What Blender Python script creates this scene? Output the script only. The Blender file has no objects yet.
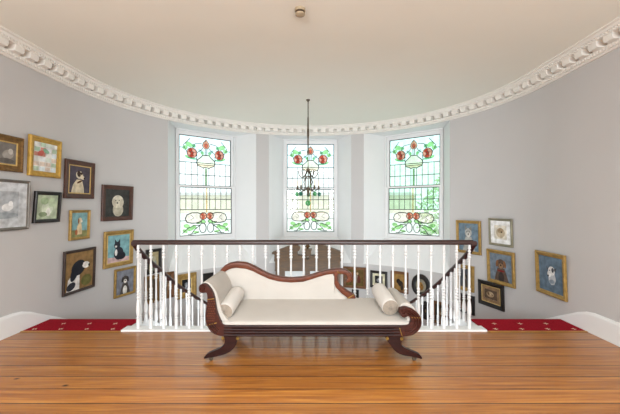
import bpy, bmesh, math, random
from mathutils import Vector, Matrix
random.seed(7)
S = bpy.context.scene
C = S.collection
PI = math.pi

# ------------------------------------------------------------------ camera, sky, lights, exposure
CX, CZ, F, VX, VY = 0.124, 1.31, 330.0, 316.0, 205.3     # camera x, height, focal length in pixels, principal point
cam_data = bpy.data.cameras.new('camera'); cam = bpy.data.objects.new('camera', cam_data); C.objects.link(cam)
cam.location = (CX, 0, CZ); cam.rotation_euler = (PI/2, 0, 0)
cam_data.sensor_width = 36; cam_data.lens = F/620*36
cam_data.shift_x = (310-VX)/620; cam_data.shift_y = (VY-207)/620
cam_data.clip_start = 0.02; cam_data.clip_end = 200
S.camera = cam
S.view_settings.view_transform = 'Standard'; S.view_settings.look = 'None'
S.view_settings.exposure = 0.33; S.view_settings.gamma = 1.0; S.view_settings.use_curve_mapping = False

world = bpy.data.worlds.new('World'); S.world = world; world.use_nodes = True
bg = world.node_tree.nodes['Background']; bg.inputs['Color'].default_value = (0.89, 0.955, 1.0, 1); bg.inputs['Strength'].default_value = 1.9

def area(name, loc, rot, sx, sy, power, col=(1, 1, 1)):
    l = bpy.data.lights.new(name, 'AREA'); l.shape = 'RECTANGLE'; l.size = sx; l.size_y = sy; l.energy = power; l.color = col
    o = bpy.data.objects.new(name, l); C.objects.link(o); o.location = loc; o.rotation_euler = rot
    return o
# two fill lights added behind the camera to brighten the room
area('added_fill_west', (-1.5, -3.15, 1.6), (PI/2+.75, 0, 0), 1.3, 1.9, 165, (0.87, 0.94, 1.0))
area('added_fill_east', (1.5, -3.15, 1.6), (PI/2+.75, 0, 0), 1.3, 1.9, 165, (0.87, 0.94, 1.0))

# fill light added under the ceiling behind the camera for upward-facing surfaces
area('added_fill_overhead', (0, -1.2, 2.94), (0, 0, 0), 1.6, 1.6, 150, (0.9, 0.96, 1.0))
# fill light added below the landing to lift the stairwell walls
area('added_fill_stairwell', (0, 3.44, -1.15), (PI/2+.5, 0, 0), 3.2, 1.3, 42, (0.87, 0.94, 1.0))

# ------------------------------------------------------------------ materials
def hexc(h):
    h = h.lstrip('#'); r = [int(h[i:i+2], 16)/255 for i in (0, 2, 4)]
    return tuple((c/12.92 if c <= 0.04045 else ((c+0.055)/1.055)**2.4) for c in r)
_mc = {}
def mat(name, col, rough=0.5, metal=0.0, coat=0.0, var=0.0, scale=8.0, stretch=(1, 1, 1), bump=0.0, bscale=60.0, spec=0.5):
    if name in _mc: return _mc[name]
    if isinstance(col, str): col = hexc(col)
    m = bpy.data.materials.new(name); m.use_nodes = True; nt = m.node_tree; N = nt.nodes; L = nt.links
    p = N['Principled BSDF']; p.inputs['Roughness'].default_value = rough; p.inputs['Metallic'].default_value = metal
    p.inputs['Coat Weight'].default_value = coat; p.inputs['Coat Roughness'].default_value = 0.15
    p.inputs['Specular IOR Level'].default_value = spec
    p.inputs['Base Color'].default_value = (*col, 1)
    tc = N.new('ShaderNodeTexCoord')
    if var > 0:
        mp = N.new('ShaderNodeMapping'); mp.inputs['Scale'].default_value = stretch
        nz = N.new('ShaderNodeTexNoise'); nz.inputs['Scale'].default_value = scale; nz.inputs['Detail'].default_value = 4
        cr = N.new('ShaderNodeValToRGB')
        cr.color_ramp.elements[0].position = 0.3; cr.color_ramp.elements[1].position = 0.7
        cr.color_ramp.elements[0].color = (*[c*(1-var) for c in col], 1); cr.color_ramp.elements[1].color = (*[min(1, c*(1+var)) for c in col], 1)
        L.new(tc.outputs['Object'], mp.inputs['Vector']); L.new(mp.outputs['Vector'], nz.inputs['Vector'])
        L.new(nz.outputs['Fac'], cr.inputs['Fac']); L.new(cr.outputs['Color'], p.inputs['Base Color'])
    if bump > 0:
        n2 = N.new('ShaderNodeTexNoise'); n2.inputs['Scale'].default_value = bscale; n2.inputs['Detail'].default_value = 3
        bp = N.new('ShaderNodeBump'); bp.inputs['Strength'].default_value = bump; bp.inputs['Distance'].default_value = 0.004
        L.new(tc.outputs['Object'], n2.inputs['Vector']); L.new(n2.outputs['Fac'], bp.inputs['Height']); L.new(bp.outputs['Normal'], p.inputs['Normal'])
    _mc[name] = m
    return m

def glass_mat(name, col, haze=0.25):
    if name in _mc: return _mc[name]
    if isinstance(col, str): col = hexc(col)
    m = bpy.data.materials.new(name); m.use_nodes = True; nt = m.node_tree; N = nt.nodes; L = nt.links
    N.remove(N['Principled BSDF']); out = N['Material Output']
    tc = N.new('ShaderNodeTexCoord'); nz = N.new('ShaderNodeTexNoise'); nz.inputs['Scale'].default_value = 9
    cr = N.new('ShaderNodeValToRGB'); cr.color_ramp.elements[0].position = .35; cr.color_ramp.elements[1].position = .65
    cr.color_ramp.elements[0].color = (*[c*0.9 for c in col], 1); cr.color_ramp.elements[1].color = (*[min(1, c*1.06) for c in col], 1)
    L.new(tc.outputs['Object'], nz.inputs['Vector']); L.new(nz.outputs['Fac'], cr.inputs['Fac'])
    t = N.new('ShaderNodeBsdfTransparent'); tr = N.new('ShaderNodeBsdfTranslucent'); g = N.new('ShaderNodeBsdfGlossy'); g.inputs['Roughness'].default_value = .05
    L.new(cr.outputs['Color'], t.inputs['Color']); L.new(cr.outputs['Color'], tr.inputs['Color'])
    m1 = N.new('ShaderNodeMixShader'); m1.inputs['Fac'].default_value = haze
    m2 = N.new('ShaderNodeMixShader'); m2.inputs['Fac'].default_value = 0.04
    L.new(t.outputs[0], m1.inputs[1]); L.new(tr.outputs[0], m1.inputs[2]); L.new(m1.outputs[0], m2.inputs[1]); L.new(g.outputs[0], m2.inputs[2])
    L.new(m2.outputs[0], out.inputs['Surface'])
    _mc[name] = m
    return m

def floor_mat():
    m = bpy.data.materials.new('pine_floorboards'); m.use_nodes = True; nt = m.node_tree; N = nt.nodes; L = nt.links
    p = N['Principled BSDF']
    tc = N.new('ShaderNodeTexCoord')
    br = N.new('ShaderNodeTexBrick'); br.inputs['Scale'].default_value = 1.0; br.inputs['Brick Width'].default_value = 60.0; br.inputs['Row Height'].default_value = 0.172
    br.inputs['Mortar Size'].default_value = 0.0042; br.inputs['Mortar Smooth'].default_value = 0.1; br.inputs['Bias'].default_value = 0.0; br.offset = 0.37; br.offset_frequency = 3
    br.inputs['Color1'].default_value = (0, 0, 0, 1); br.inputs['Color2'].default_value = (1, 1, 1, 1); br.inputs['Mortar'].default_value = (0.5, 0.5, 0.5, 1)
    mp0 = N.new('ShaderNodeMapping'); mp0.inputs['Location'].default_value = (17.3, 0.055, 0)
    L.new(tc.outputs['Object'], mp0.inputs['Vector']); L.new(mp0.outputs['Vector'], br.inputs['Vector'])
    # grain: noise stretched along the boards, shifted per board
    mp = N.new('ShaderNodeMapping'); mp.inputs['Scale'].default_value = (0.8, 20, 1)
    add = N.new('ShaderNodeVectorMath'); add.operation = 'ADD'
    mul = N.new('ShaderNodeVectorMath'); mul.operation = 'SCALE'; mul.inputs['Scale'].default_value = 7.0
    L.new(br.outputs['Color'], mul.inputs[0]); L.new(tc.outputs['Object'], add.inputs[0]); L.new(mul.outputs[0], add.inputs[1]); L.new(add.outputs[0], mp.inputs['Vector'])
    nz = N.new('ShaderNodeTexNoise'); nz.inputs['Scale'].default_value = 1.6; nz.inputs['Detail'].default_value = 6; nz.inputs['Distortion'].default_value = 1.2
    L.new(mp.outputs['Vector'], nz.inputs['Vector'])
    cr = N.new('ShaderNodeValToRGB'); e = cr.color_ramp.elements
    e[0].position = .3; e[0].color = (*hexc('8f5420'), 1); e[1].position = .72; e[1].color = (*hexc('c08238'), 1)
    k = cr.color_ramp.elements.new(.5); k.color = (*hexc('a96a2a'), 1)
    L.new(nz.outputs['Fac'], cr.inputs['Fac'])
    # board to board tone
    hsv = N.new('ShaderNodeHueSaturation'); mr = N.new('ShaderNodeMapRange'); mr.inputs['To Min'].default_value = .86; mr.inputs['To Max'].default_value = 1.12
    L.new(br.outputs['Color'], mr.inputs['Value']); L.new(mr.outputs['Result'], hsv.inputs['Value']); L.new(cr.outputs['Color'], hsv.inputs['Color'])
    # knots
    vo = N.new('ShaderNodeTexVoronoi'); vo.inputs['Scale'].default_value = 2.5; vo.inputs['Randomness'].default_value = 1.0
    mpk = N.new('ShaderNodeMapping'); mpk.inputs['Scale'].default_value = (0.8, 1.25, 1)
    L.new(tc.outputs['Object'], mpk.inputs['Vector']); L.new(mpk.outputs['Vector'], vo.inputs['Vector'])
    kr = N.new('ShaderNodeValToRGB'); kr.color_ramp.elements[0].position = 0.02; kr.color_ramp.elements[0].color = (1, 1, 1, 1); kr.color_ramp.elements[1].position = 0.06; kr.color_ramp.elements[1].color = (0, 0, 0, 1)
    L.new(vo.outputs['Distance'], kr.inputs['Fac'])
    mk = N.new('ShaderNodeMixRGB'); mk.inputs['Color2'].default_value = (*hexc('4a2a14'), 1)
    L.new(kr.outputs['Color'], mk.inputs['Fac']); L.new(hsv.outputs['Color'], mk.inputs['Color1'])
    ms = N.new('ShaderNodeMixRGB'); ms.inputs['Color2'].default_value = (*hexc('3a2212'), 1)
    L.new(br.outputs['Fac'], ms.inputs['Fac']); L.new(mk.outputs['Color'], ms.inputs['Color1'])
    L.new(ms.outputs['Color'], p.inputs['Base Color'])
    p.inputs['Roughness'].default_value = 0.42; p.inputs['Coat Weight'].default_value = 0.5; p.inputs['Coat Roughness'].default_value = 0.2
    nb = N.new('ShaderNodeTexNoise'); nb.inputs['Scale'].default_value = 5.0
    mpb = N.new('ShaderNodeMapping'); mpb.inputs['Scale'].default_value = (0.6, 3, 1); L.new(tc.outputs['Object'], mpb.inputs['Vector']); L.new(mpb.outputs['Vector'], nb.inputs['Vector'])
    sub = N.new('ShaderNodeMath'); sub.operation = 'SUBTRACT'; L.new(nb.outputs['Fac'], sub.inputs[0]); L.new(br.outputs['Fac'], sub.inputs[1])
    bp = N.new('ShaderNodeBump'); bp.inputs['Strength'].default_value = .25; bp.inputs['Distance'].default_value = .006
    L.new(sub.outputs[0], bp.inputs['Height']); L.new(bp.outputs['Normal'], p.inputs['Normal']); L.new(bp.outputs['Normal'], p.inputs['Coat Normal'])
    return m

M_wall = mat('grey_wall_paint', 'c0bdbb', .75, var=.015, scale=2, bump=.05, bscale=40)
M_ceil = mat('cream_ceiling_paint', 'ecebe0', .8, var=.01, scale=1.5)
M_white = mat('white_woodwork_paint', 'e4e4e3', .45, var=.01, scale=4)
M_plaster = mat('white_plaster', 'e6e2da', .65, var=.02, scale=10)
M_floor = floor_mat()
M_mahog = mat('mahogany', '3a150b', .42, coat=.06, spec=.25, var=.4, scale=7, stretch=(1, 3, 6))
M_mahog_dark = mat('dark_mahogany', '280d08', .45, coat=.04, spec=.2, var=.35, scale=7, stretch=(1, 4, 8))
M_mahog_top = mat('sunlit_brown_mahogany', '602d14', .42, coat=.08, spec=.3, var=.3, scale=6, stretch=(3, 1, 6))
M_rail = mat('handrail_mahogany', '2f1611', .38, coat=.15, var=.3, scale=4, stretch=(1, 8, 8))
M_gilt = mat('gilt_brass', 'a8873f', .4, metal=.8, var=.2, scale=30)
M_fab = mat('cream_linen', 'beb8b0', .9, var=.03, scale=5, bump=.25, bscale=380, spec=.1)
M_fab_w = mat('white_linen', 'd3cec7', .9, var=.03, scale=5, bump=.25, bscale=380, spec=.1)
M_fab_end = mat('oatmeal_linen', '978c7f', .95, var=.12, scale=40, bump=.4, bscale=120, spec=.1)
M_carpet = mat('red_carpet', '8e0f20', .95, var=.15, scale=60, bump=.5, bscale=300, spec=.1)
M_motif = mat('cream_carpet_motif', 'e2cdb4', .95, var=.1, scale=80, spec=.1)
M_brass = mat('brass_strip', 'b88b45', .3, metal=.7, var=.1)
M_cab = mat('oak_cabinet', '54380f', .5, coat=.15, var=.35, scale=5, stretch=(1, 1, 8))
M_pale = mat('pale_glass_panel', 'c3c6c4', .25, var=.05)
M_lead = mat('lead_came', '2b302f', .5, metal=.3, var=.1)
M_iron = mat('dark_bronze', '5c5142', .4, metal=.6, var=.2, scale=20)
M_candle = mat('ivory_candle', 'e8dfc8', .5, var=.03)

# ------------------------------------------------------------------ mesh builder
class MB:
    def __init__(s): s.v = []; s.f = []; s.m = []
    def face(s, pts, mi=0):
        b = len(s.v); s.v += [tuple(p) for p in pts]; s.f.append(tuple(range(b, b+len(pts)))); s.m.append(mi)
    def grid(s, rows, mi=0, closed=False, cap=False):
        b = len(s.v); n = len(rows[0])
        for r in rows: s.v += [tuple(p) for p in r]
        for i in range(len(rows)-1):
            for j in range(n if closed else n-1):
                k = (j+1) % n
                s.f.append((b+i*n+j, b+i*n+k, b+(i+1)*n+k, b+(i+1)*n+j)); s.m.append(mi)
        if cap and closed:
            s.f.append(tuple(b+j for j in reversed(range(n)))); s.m.append(mi)
            o = b+(len(rows)-1)*n
            s.f.append(tuple(o+j for j in range(n))); s.m.append(mi)
    def box(s, a, b, mi=0):
        x0, y0, z0 = a; x1, y1, z1 = b
        s.grid([[(x0, y0, z0), (x1, y0, z0), (x1, y1, z0), (x0, y1, z0)], [(x0, y0, z1), (x1, y0, z1), (x1, y1, z1), (x0, y1, z1)]], mi, True, True)
    def prism(s, poly, y0, y1, mi=0):            # poly of (x, z) extruded along y
        s.grid([[(x, y0, z) for x, z in poly], [(x, y1, z) for x, z in poly]], mi, True, True)
    def tube(s, pts, r, n=8, mi=0, cap=True):
        pts = [Vector(p) for p in pts]; rows = []; up = None
        for i, p in enumerate(pts):
            t = (pts[min(i+1, len(pts)-1)]-pts[max(i-1, 0)]).normalized()
            if up is None:
                up = Vector((0, 0, 1)) if abs(t.z) < .9 else Vector((0, 1, 0))
            a = t.cross(up).normalized(); up = a.cross(t).normalized()
            rr = r[i] if isinstance(r, (list, tuple)) else r
            rows.append([p+a*rr*math.cos(2*PI*k/n)+up*rr*math.sin(2*PI*k/n) for k in range(n)])
        s.grid(rows, mi, True, cap)
    def lathe(s, prof, c=(0, 0, 0), n=12, mi=0):
        s.grid([[(c[0]+r*math.cos(2*PI*k/n), c[1]+r*math.sin(2*PI*k/n), c[2]+z) for k in range(n)] for r, z in prof], mi, True, True)
    def ball(s, c, rx, ry, rz, n=12, mi=0):
        rows = []
        for i in range(1, n//2):
            a = PI*i/(n//2)
            rows.append([(c[0]+rx*math.sin(a)*math.cos(2*PI*k/n), c[1]+ry*math.sin(a)*math.sin(2*PI*k/n), c[2]-rz*math.cos(a)) for k in range(n)])
        s.grid(rows, mi, True, True)
    def build(s, name, mats, parent=None, off=None, smooth=False, bevel=0, subsurf=0):
        if off is None: off = parent.get('_o', (0, 0, 0)) if parent else (0, 0, 0)
        me = bpy.data.meshes.new(name)
        me.from_pydata([(x-off[0], y-off[1], z-off[2]) for x, y, z in s.v], [], s.f)
        if not isinstance(mats, (list, tuple)): mats = [mats]
        for m in mats: me.materials.append(m)
        for p, i in zip(me.polygons, s.m): p.material_index = i
        bm = bmesh.new(); bm.from_mesh(me); bmesh.ops.recalc_face_normals(bm, faces=bm.faces); bm.to_mesh(me); bm.free()
        if smooth:
            for p in me.polygons: p.use_smooth = True
            me.set_sharp_from_angle(angle=math.radians(smooth if smooth > 1 else 40))
        o = bpy.data.objects.new(name, me); C.objects.link(o)
        if parent: o.parent = parent
        if bevel:
            b = o.modifiers.new('bevel', 'BEVEL'); b.width = bevel; b.segments = 2; b.limit_method = 'ANGLE'
        if subsurf:
            b = o.modifiers.new('subsurf', 'SUBSURF'); b.levels = subsurf; b.render_levels = subsurf
        return o

def thing(name, label, cat, loc, rz=0, group=None):
    o = bpy.data.objects.new(name, None); C.objects.link(o); o.empty_display_size = .1
    o.location = loc; o.rotation_euler = (0, 0, rz); tag(o, label, cat, group)
    o['_o'] = loc
    return o
def tag(o, label, cat, group=None):
    o['label'] = label; o['category'] = cat
    if group: o['group'] = group
    return o
def struct(o): o['kind'] = 'structure'; return o
def copy_tree(o, parent=None):
    c = o.copy(); C.objects.link(c); c.parent = parent
    for ch in list(o.children): copy_tree(ch, c)
    return c
def at(px, py, d): return ((px-VX)/F*d+CX, d, CZ-(py-VY)/F*d)

# ------------------------------------------------------------------ room shell
R, YC = 2.955, 4.07        # bow: half circle of radius R about (0, YC)
ZC = 2.963                 # ceiling
ZB = -2.1                  # lower hall / half landing
YB = -3.3                  # back wall of the landing
PHI = (-.68, 0.0, .68); HALF = .295
Z_SILL, Z_HEAD = .10, 2.80
def arc(th, r=R): return (r*math.sin(th), YC+r*math.cos(th))

m = MB(); m.box((-3.0, YB, -.06), (3.0, 3.42, 0)); struct(m.build('floor', M_floor))
m = MB(); m.box((-3.0, 3.42, ZB-.05), (3.0, 7.1, ZB)); struct(m.build('floor_lower', mat('lower_hall_floor', '8a6a4a', .5, var=.2)))
m = MB(); m.box((-3.0, 3.36, -.4), (3.0, 3.42, -.06)); m.box((-3.0, 3.36, ZB), (-1.7, 3.42, -.4)); m.box((1.7, 3.36, ZB), (3.0, 3.42, -.4)); struct(m.build('wall_under_landing', M_wall))
m = MB(); m.box((-3.6, YB-.1, ZC), (3.6, 7.7, ZC+.05)); struct(m.build('ceiling', M_ceil))
m = MB()
for a, b in (((-.95, -2.15), (-.82, -.25)), ((.82, -2.15), (.95, -.25)), ((-.82, -2.15), (.82, -2.02)), ((-.82, -.38), (.82, -.25))): m.box((a[0], a[1], ZC-.04), (b[0], b[1], ZC-.0005))
struct(m.build('trim_5', M_white))      # unseen frame added around the overhead fill light
for sx, nm in ((-1, 'wall_left'), (1, 'wall_right')):
    m = MB(); m.box((sx*R, YB, ZB), (sx*(R+.1), YC, ZC)) if sx > 0 else m.box((-R-.1, YB, ZB), (-R, YC, ZC)); struct(m.build(nm, M_wall))
# curved wall with the three window openings
brk = [-PI/2]
for p in PHI: brk += [p-HALF, p+HALF]
brk.append(PI/2)
m = MB()
for i in range(len(brk)-1):
    n = max(2, int((brk[i+1]-brk[i])/.05)); th = [brk[i]+(brk[i+1]-brk[i])*k/n for k in range(n+1)]
    spans = [(ZB, ZC)] if i % 2 == 0 else [(ZB, Z_SILL), (Z_HEAD, ZC)]
    for z0, z1 in spans:
        m.grid([[(*arc(t), z0) for t in th], [(*arc(t), z1) for t in th]])
struct(m.build('wall_bow', M_wall, smooth=30))
# back wall with two openings added for the fill lights
m = MB()
for a, b in (((-3.06, 0), (-2.15, ZC)), ((-.85, 0), (.85, ZC)), ((2.15, 0), (3.06, ZC)), ((-2.15, 0), (-.85, .65)), ((.85, 0), (2.15, .65)), ((-2.15, 2.55), (-.85, ZC)), ((.85, 2.55), (2.15, ZC))):
    m.box((a[0], YB-.1, a[1]), (b[0], YB, b[1]))
struct(m.build('wall_back', M_wall))

# cornice path (inward offset u from the wall)
def path(u, step=.06, y0=YB):
    pts = []; n = int((YC-y0)/.5)
    for k in range(n): pts.append((-(R-u), y0+(YC-y0)*k/n))
    n = 72
    for k in range(n+1):
        t = -PI/2+PI*k/n; pts.append(arc(t, R-u))
    n = int((YC-y0)/.5)
    for k in range(1, n+1): pts.append((R-u, YC-(YC-y0)*k/n))
    return pts
prof = [(0, 2.785), (.022, 2.785), (.03, 2.797), (.024, 2.803), (.034, 2.806), (.05, 2.835), (.056, 2.84), (.02, 2.843), (.02, 2.895), (.138, 2.895), (.14, 2.9), (.14, 2.918), (.15, 2.922), (.16, 2.942), (.182, 2.95), (.185, 2.9629), (0, 2.9629)]
m = MB(); m.grid([[(x, y, z) for x, y in path(u)] for u, z in prof])
def along(s, u):             # point at wall arc length s from the bow axis, direction tangent
    L0 = R*PI/2
    if abs(s) <= L0:
        t = s/R; x, y = arc(t, R-u); return Vector((x, y, 0)), Vector((math.cos(t), -math.sin(t), 0)), Vector((-math.sin(t), -math.cos(t), 0))
    sg = 1 if s > 0 else -1
    return Vector((sg*(R-u), YC-(abs(s)-L0), 0)), Vector((0, -sg, 0)), Vector((-sg, 0, 0))
def cblock(m, s, w, u0, u1, z0, z1):
    c, t, nrm = along(s, 0)
    rows = []
    for z, ua in ((z0, u1*.9+u0*.1), (z0+(z1-z0)*.4, u1), (z1, u1)):
        rows.append([tuple(c+t*a+nrm*u+Vector((0, 0, z))) for a, u in ((-w/2, u0), (w/2, u0), (w/2, ua), (-w/2, ua))])
    m.grid(rows, 0, True, True)
smax = R*PI/2+3.2; k = 0; s = -smax
while s < smax:
    cblock(m, s, .098, .01, .13, 2.836, 2.897); s += .173
s = -smax
while s < smax:
    cblock(m, s, .021, .03, .05, 2.806, 2.834); s += .036
s = -smax
while s < smax:
    cblock(m, s, .02, .135, .152, 2.902, 2.918); s += .034
struct(m.build('trim_1', M_plaster, smooth=35))

# skirting boards: level on the landing, then ramping down with the stairs
def skirt(sg):
    m = MB(); P = []
    for y in (YB, 3.1, 3.35, 3.45, 3.55, 3.65, 3.85, YC): P.append((sg*R, y, -sg, 0))
    for k in range(1, 13):
        t = PI/2-k*math.radians(6); P.append((sg*R*math.sin(t), YC+R*math.cos(t), -sg*math.sin(t), -math.cos(t)))
    def top(i):
        y = P[i][1]
        if i < 8:
            if y <= 3.35: return .215
            return {3.45: .2, 3.55: .165, 3.65: .115, 3.85: .02}.get(y, -.09)
        return -.09-(i-7)*6/8*.175
    rows = [[] for _ in range(5)]
    for i, (x, y, nx, ny) in enumerate(P):
        z = top(i)
        for j, (u, dz) in enumerate(((0, 0), (.012, 0), (.022, -.025), (.022, -.03), (.022, -.3 if i > 2 else -z))):
            rows[j].append((x+nx*u, y+ny*u, z+dz))
    m.grid(rows)
    return struct(m.build('baseboard_left' if sg < 0 else 'baseboard_right', M_white, smooth=30))
skirt(-1); skirt(1)

# ------------------------------------------------------------------ windows
RG, GW, GZ0, GZ1 = 3.291, .528, .715, 2.68
GH = GZ1-GZ0
SX = GW*2
glass_cols = {'clear': 'dde6e2', 'aqua': 'bcdcd4', 'sky': 'cbe1e2', 'rose': 'ee9a86', 'rose2': 'd67060', 'coral': 'f0a68c', 'green': 'a9d896', 'leaf': '86c090', 'cream': 'fdf0da', 'amber': 'e8c690', 'pink': 'f9ebe1', 'pale': 'bddcc9'}
def ell(cx, cy, rx, ry, rot=0, n=14):
    c, s_ = math.cos(math.radians(rot)), math.sin(math.radians(rot))
    return [(cx+rx*math.cos(2*PI*k/n)*c-ry*math.sin(2*PI*k/n)*s_, cy+rx*math.cos(2*PI*k/n)*s_+ry*math.sin(2*PI*k/n)*c) for k in range(n)]
def window(idx, phi, tint):
    # local frame: x tangent, y outward, z up
    def W(x, y, z):
        c, s_ = math.cos(phi), math.sin(phi)
        return (x*c+y*s_, YC+y*c-x*s_, z)
    # reveal: splayed sides, head and sloping sill
    m = MB(); n = 10
    fr = .60; yg = RG
    thf = [(-HALF+2*HALF*k/n) for k in range(n+1)]
    front = [(R*math.sin(t), R*math.cos(t)) for t in thf]
    back = [(-fr+2*fr*k/n, yg) for k in range(n+1)]
    zt, zs = 2.775, .615
    m.grid([[W(x, y, Z_HEAD) for x, y in front], [W(x, y, zt) for x, y in back]])
    mix = lambda k, f, z: W(front[k][0]+(back[k][0]-front[k][0])*f, front[k][1]+(back[k][1]-front[k][1])*f, z)
    m.grid([[W(x, y, Z_SILL) for x, y in front], [mix(k, .88, zs-.03) for k in range(n+1)], [mix(k, .94, zs) for k in range(n+1)], [W(x, y, zs) for x, y in back]])
    for sg in (0, -1):
        a, b = front[sg], back[sg]
        k = 0 if sg == 0 else n
        m.face([W(*a, Z_SILL), mix(k, .88, zs-.03), mix(k, .94, zs), W(*b, zs), W(*b, zt), W(*a, Z_HEAD)])
    struct(m.build('trim_%d' % (idx+1), M_white))
    # frame and sashes
    def frame_box(m, x0, x1, z0, z1, y0, y1):
        rows = []
        m.grid([[W(x0, y0, z0), W(x1, y0, z0), W(x1, y1, z0), W(x0, y1, z0)], [W(x0, y0, z1), W(x1, y0, z1), W(x1, y1, z1), W(x0, y1, z1)]], 0, True, True)
    m = MB(); a = .025
    frame_box(m, -fr, -fr+a, zs, zt, yg-.03, yg+.1); frame_box(m, fr-a, fr, zs, zt, yg-.03, yg+.1)
    frame_box(m, -fr+a, fr-a, zt-a, zt, yg-.03, yg+.1); frame_box(m, -fr+a, fr-a, zs, zs+a, yg-.03, yg+.1)
    root = struct(m.build('window_%d' % idx, M_white))
    zm = GZ0+GH*.493
    for nm, z0, z1, y in (('upper_sash', zm+.016, GZ1, yg+.03), ('lower_sash', GZ0, zm-.016, yg-.012)):
        m = MB(); b0 = zs+a if nm == 'lower_sash' else z0-.032; b1 = zt-a if nm == 'upper_sash' else z1+.032
        frame_box(m, -fr+a, -GW, b0, b1, y, y+.035); frame_box(m, GW, fr-a, b0, b1, y, y+.035)
        frame_box(m, -GW, GW, b0, z0, y, y+.035); frame_box(m, -GW, GW, z1, b1, y, y+.035)
        sash = m.build(nm, M_white, root)
        # stained glass: u across 0..1, v down from the top of the sash 0..1
        H = z1-z0; up = nm == 'upper_sash'
        asp = SX/H
        names = list(glass_cols); g = MB(); L_ = MB()
        def P3(u, v, dy): return W(-GW+u*SX, y+.018+dy, z1-v*H)
        def piece(poly, col, lay): g.face([P3(u, v, -.0015*lay) for u, v in poly], names.index(col))
        def came(pts, r=.0035): L_.tube([P3(u, v, -.004) for u, v in pts], r*2.0, 4)
        def leadloop(poly, r=.0032): came(list(poly)+[poly[0]], r)
        def blob(cx, cy, rx, ry, col, lay, rot=0, lead=True):
            e = ell(cx, cy, rx, ry, rot); piece(e, col, lay)
            if lead: leadloop(e, .0026)
        def curve(cx, cy, rx, ry, a0, a1, r=.0035, n=14):
            came([(cx+rx*math.cos(math.radians(a0+(a1-a0)*k/n)), cy-ry*math.sin(math.radians(a0+(a1-a0)*k/n))) for k in range(n+1)], r)
        for f in ((0, 0), (1, 0)): came([(f[0], 0), (f[0], 1)], .007)
        for f in (0, 1): came([(0, f), (1, f)], .007)
        def rose(cx, cy, r, c1, c2):
            e = ell(cx, cy, r, r*asp, 0); piece(e, c1, 1); leadloop(e)
            for k in range(5):
                an = 2*PI*k/5+.4; q = ell(cx+.55*r*math.cos(an), cy+.55*r*asp*math.sin(an), r*.42, r*asp*.30, math.degrees(an)+70); leadloop(q, .0014)
                if k % 2: piece(q, c2, 2)
            blob(cx, cy, r*.3, r*asp*.3, c2, 3)
        if up:
            piece([(0, 0), (1, 0), (1, .535), (0, .535)], 'aqua' if tint != 'plain' else 'sky', 0); piece([(0, .535), (1, .535), (1, 1), (0, 1)], tint if tint != 'plain' else 'clear', 0)
            for v in (.535, .78): came([(0, v), (1, v)])
            for k in range(1, 9):
                if k in (4, 5): came([(k/9, .62), (k/9, 1)], .003)
                else: came([(k/9, .535), (k/9, 1)], .003)
            came([(0, .25), (.1, .25)]); came([(.9, .25), (1, .25)])
            came([(.49, .06), (.49, .1)]); came([(.485, .24), (.485, .36)]); came([(.515, .24), (.515, .36)])
            rose(.235, .345, .095, 'rose', 'rose2'); rose(.765, .345, .095, 'rose', 'rose2')
            bud = [(.5, .05), (.555, .12), (.57, .18), (.535, .235), (.465, .235), (.43, .18), (.445, .12)]
            piece(bud, 'coral', 1); leadloop(bud); blob(.5, .17, .032, .045, 'rose', 2)
            dome = [(.44, .37), (.56, .37), (.60, .42), (.66, .47), (.68, .53), (.66, .59), (.6, .61), (.56, .635), (.5, .62), (.44, .635), (.4, .61), (.34, .59), (.32, .53), (.34, .47), (.4, .42)]
            piece(dome, 'cream', 1); leadloop(dome, .0045); came([(.33, .57), (.67, .57)], .003); piece([(.35, .575), (.65, .575), (.62, .605), (.38, .605)], 'pink', 2)
            for q in (0, 1):
                mx = lambda u: u if q == 0 else 1-u
                for (cx, cy, rx, ry, rot, col) in ((.18, .18, .075, .05, 25, 'green'), (.11, .25, .05, .045, -30, 'green'), (.27, .2, .04, .035, 60, 'leaf'), (.24, .455, .09, .022, 6, 'leaf'), (.15, .43, .05, .025, 30, 'green'), (.40, .30, .06, .03, 40, 'aqua'), (.43, .33, .03, .04, 0, 'green')):
                    blob(mx(cx), cy, rx, ry, col, 1, rot if q == 0 else -rot, lead=False)
                came([(mx(.33), .33), (mx(.37), .3), (mx(.41), .27), (mx(.44), .22)]); came([(mx(.33), .38), (mx(.32), .46), (mx(.33), .53)])
                came([(mx(.14), .33), (mx(.08), .2), (mx(.2), .06)]); came([(mx(.24), .25), (mx(.3), .15), (mx(.42), .13)])
            piece([(.488, .64), (.512, .64), (.512, 1), (.488, 1)], 'green', 1); came([(.488, .64), (.488, 1)], .003); came([(.512, .64), (.512, 1)], .003)
        else:
            piece([(0, 0), (1, 0), (1, .465), (0, .465)], tint if tint != 'plain' else 'clear', 0); piece([(0, .465), (1, .465), (1, 1), (0, 1)], 'clear', 0)
            for v in (.245, .465): came([(0, v), (1, v)])
            came([(0, .69), (.13, .69)], .003); came([(.87, .69), (1, .69)], .003)
            for k in range(1, 9): came([(k/9, 0), (k/9, .465)], .003)
            piece([(.488, 0), (.512, 0), (.512, .53), (.488, .53)], 'amber', 1)
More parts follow.
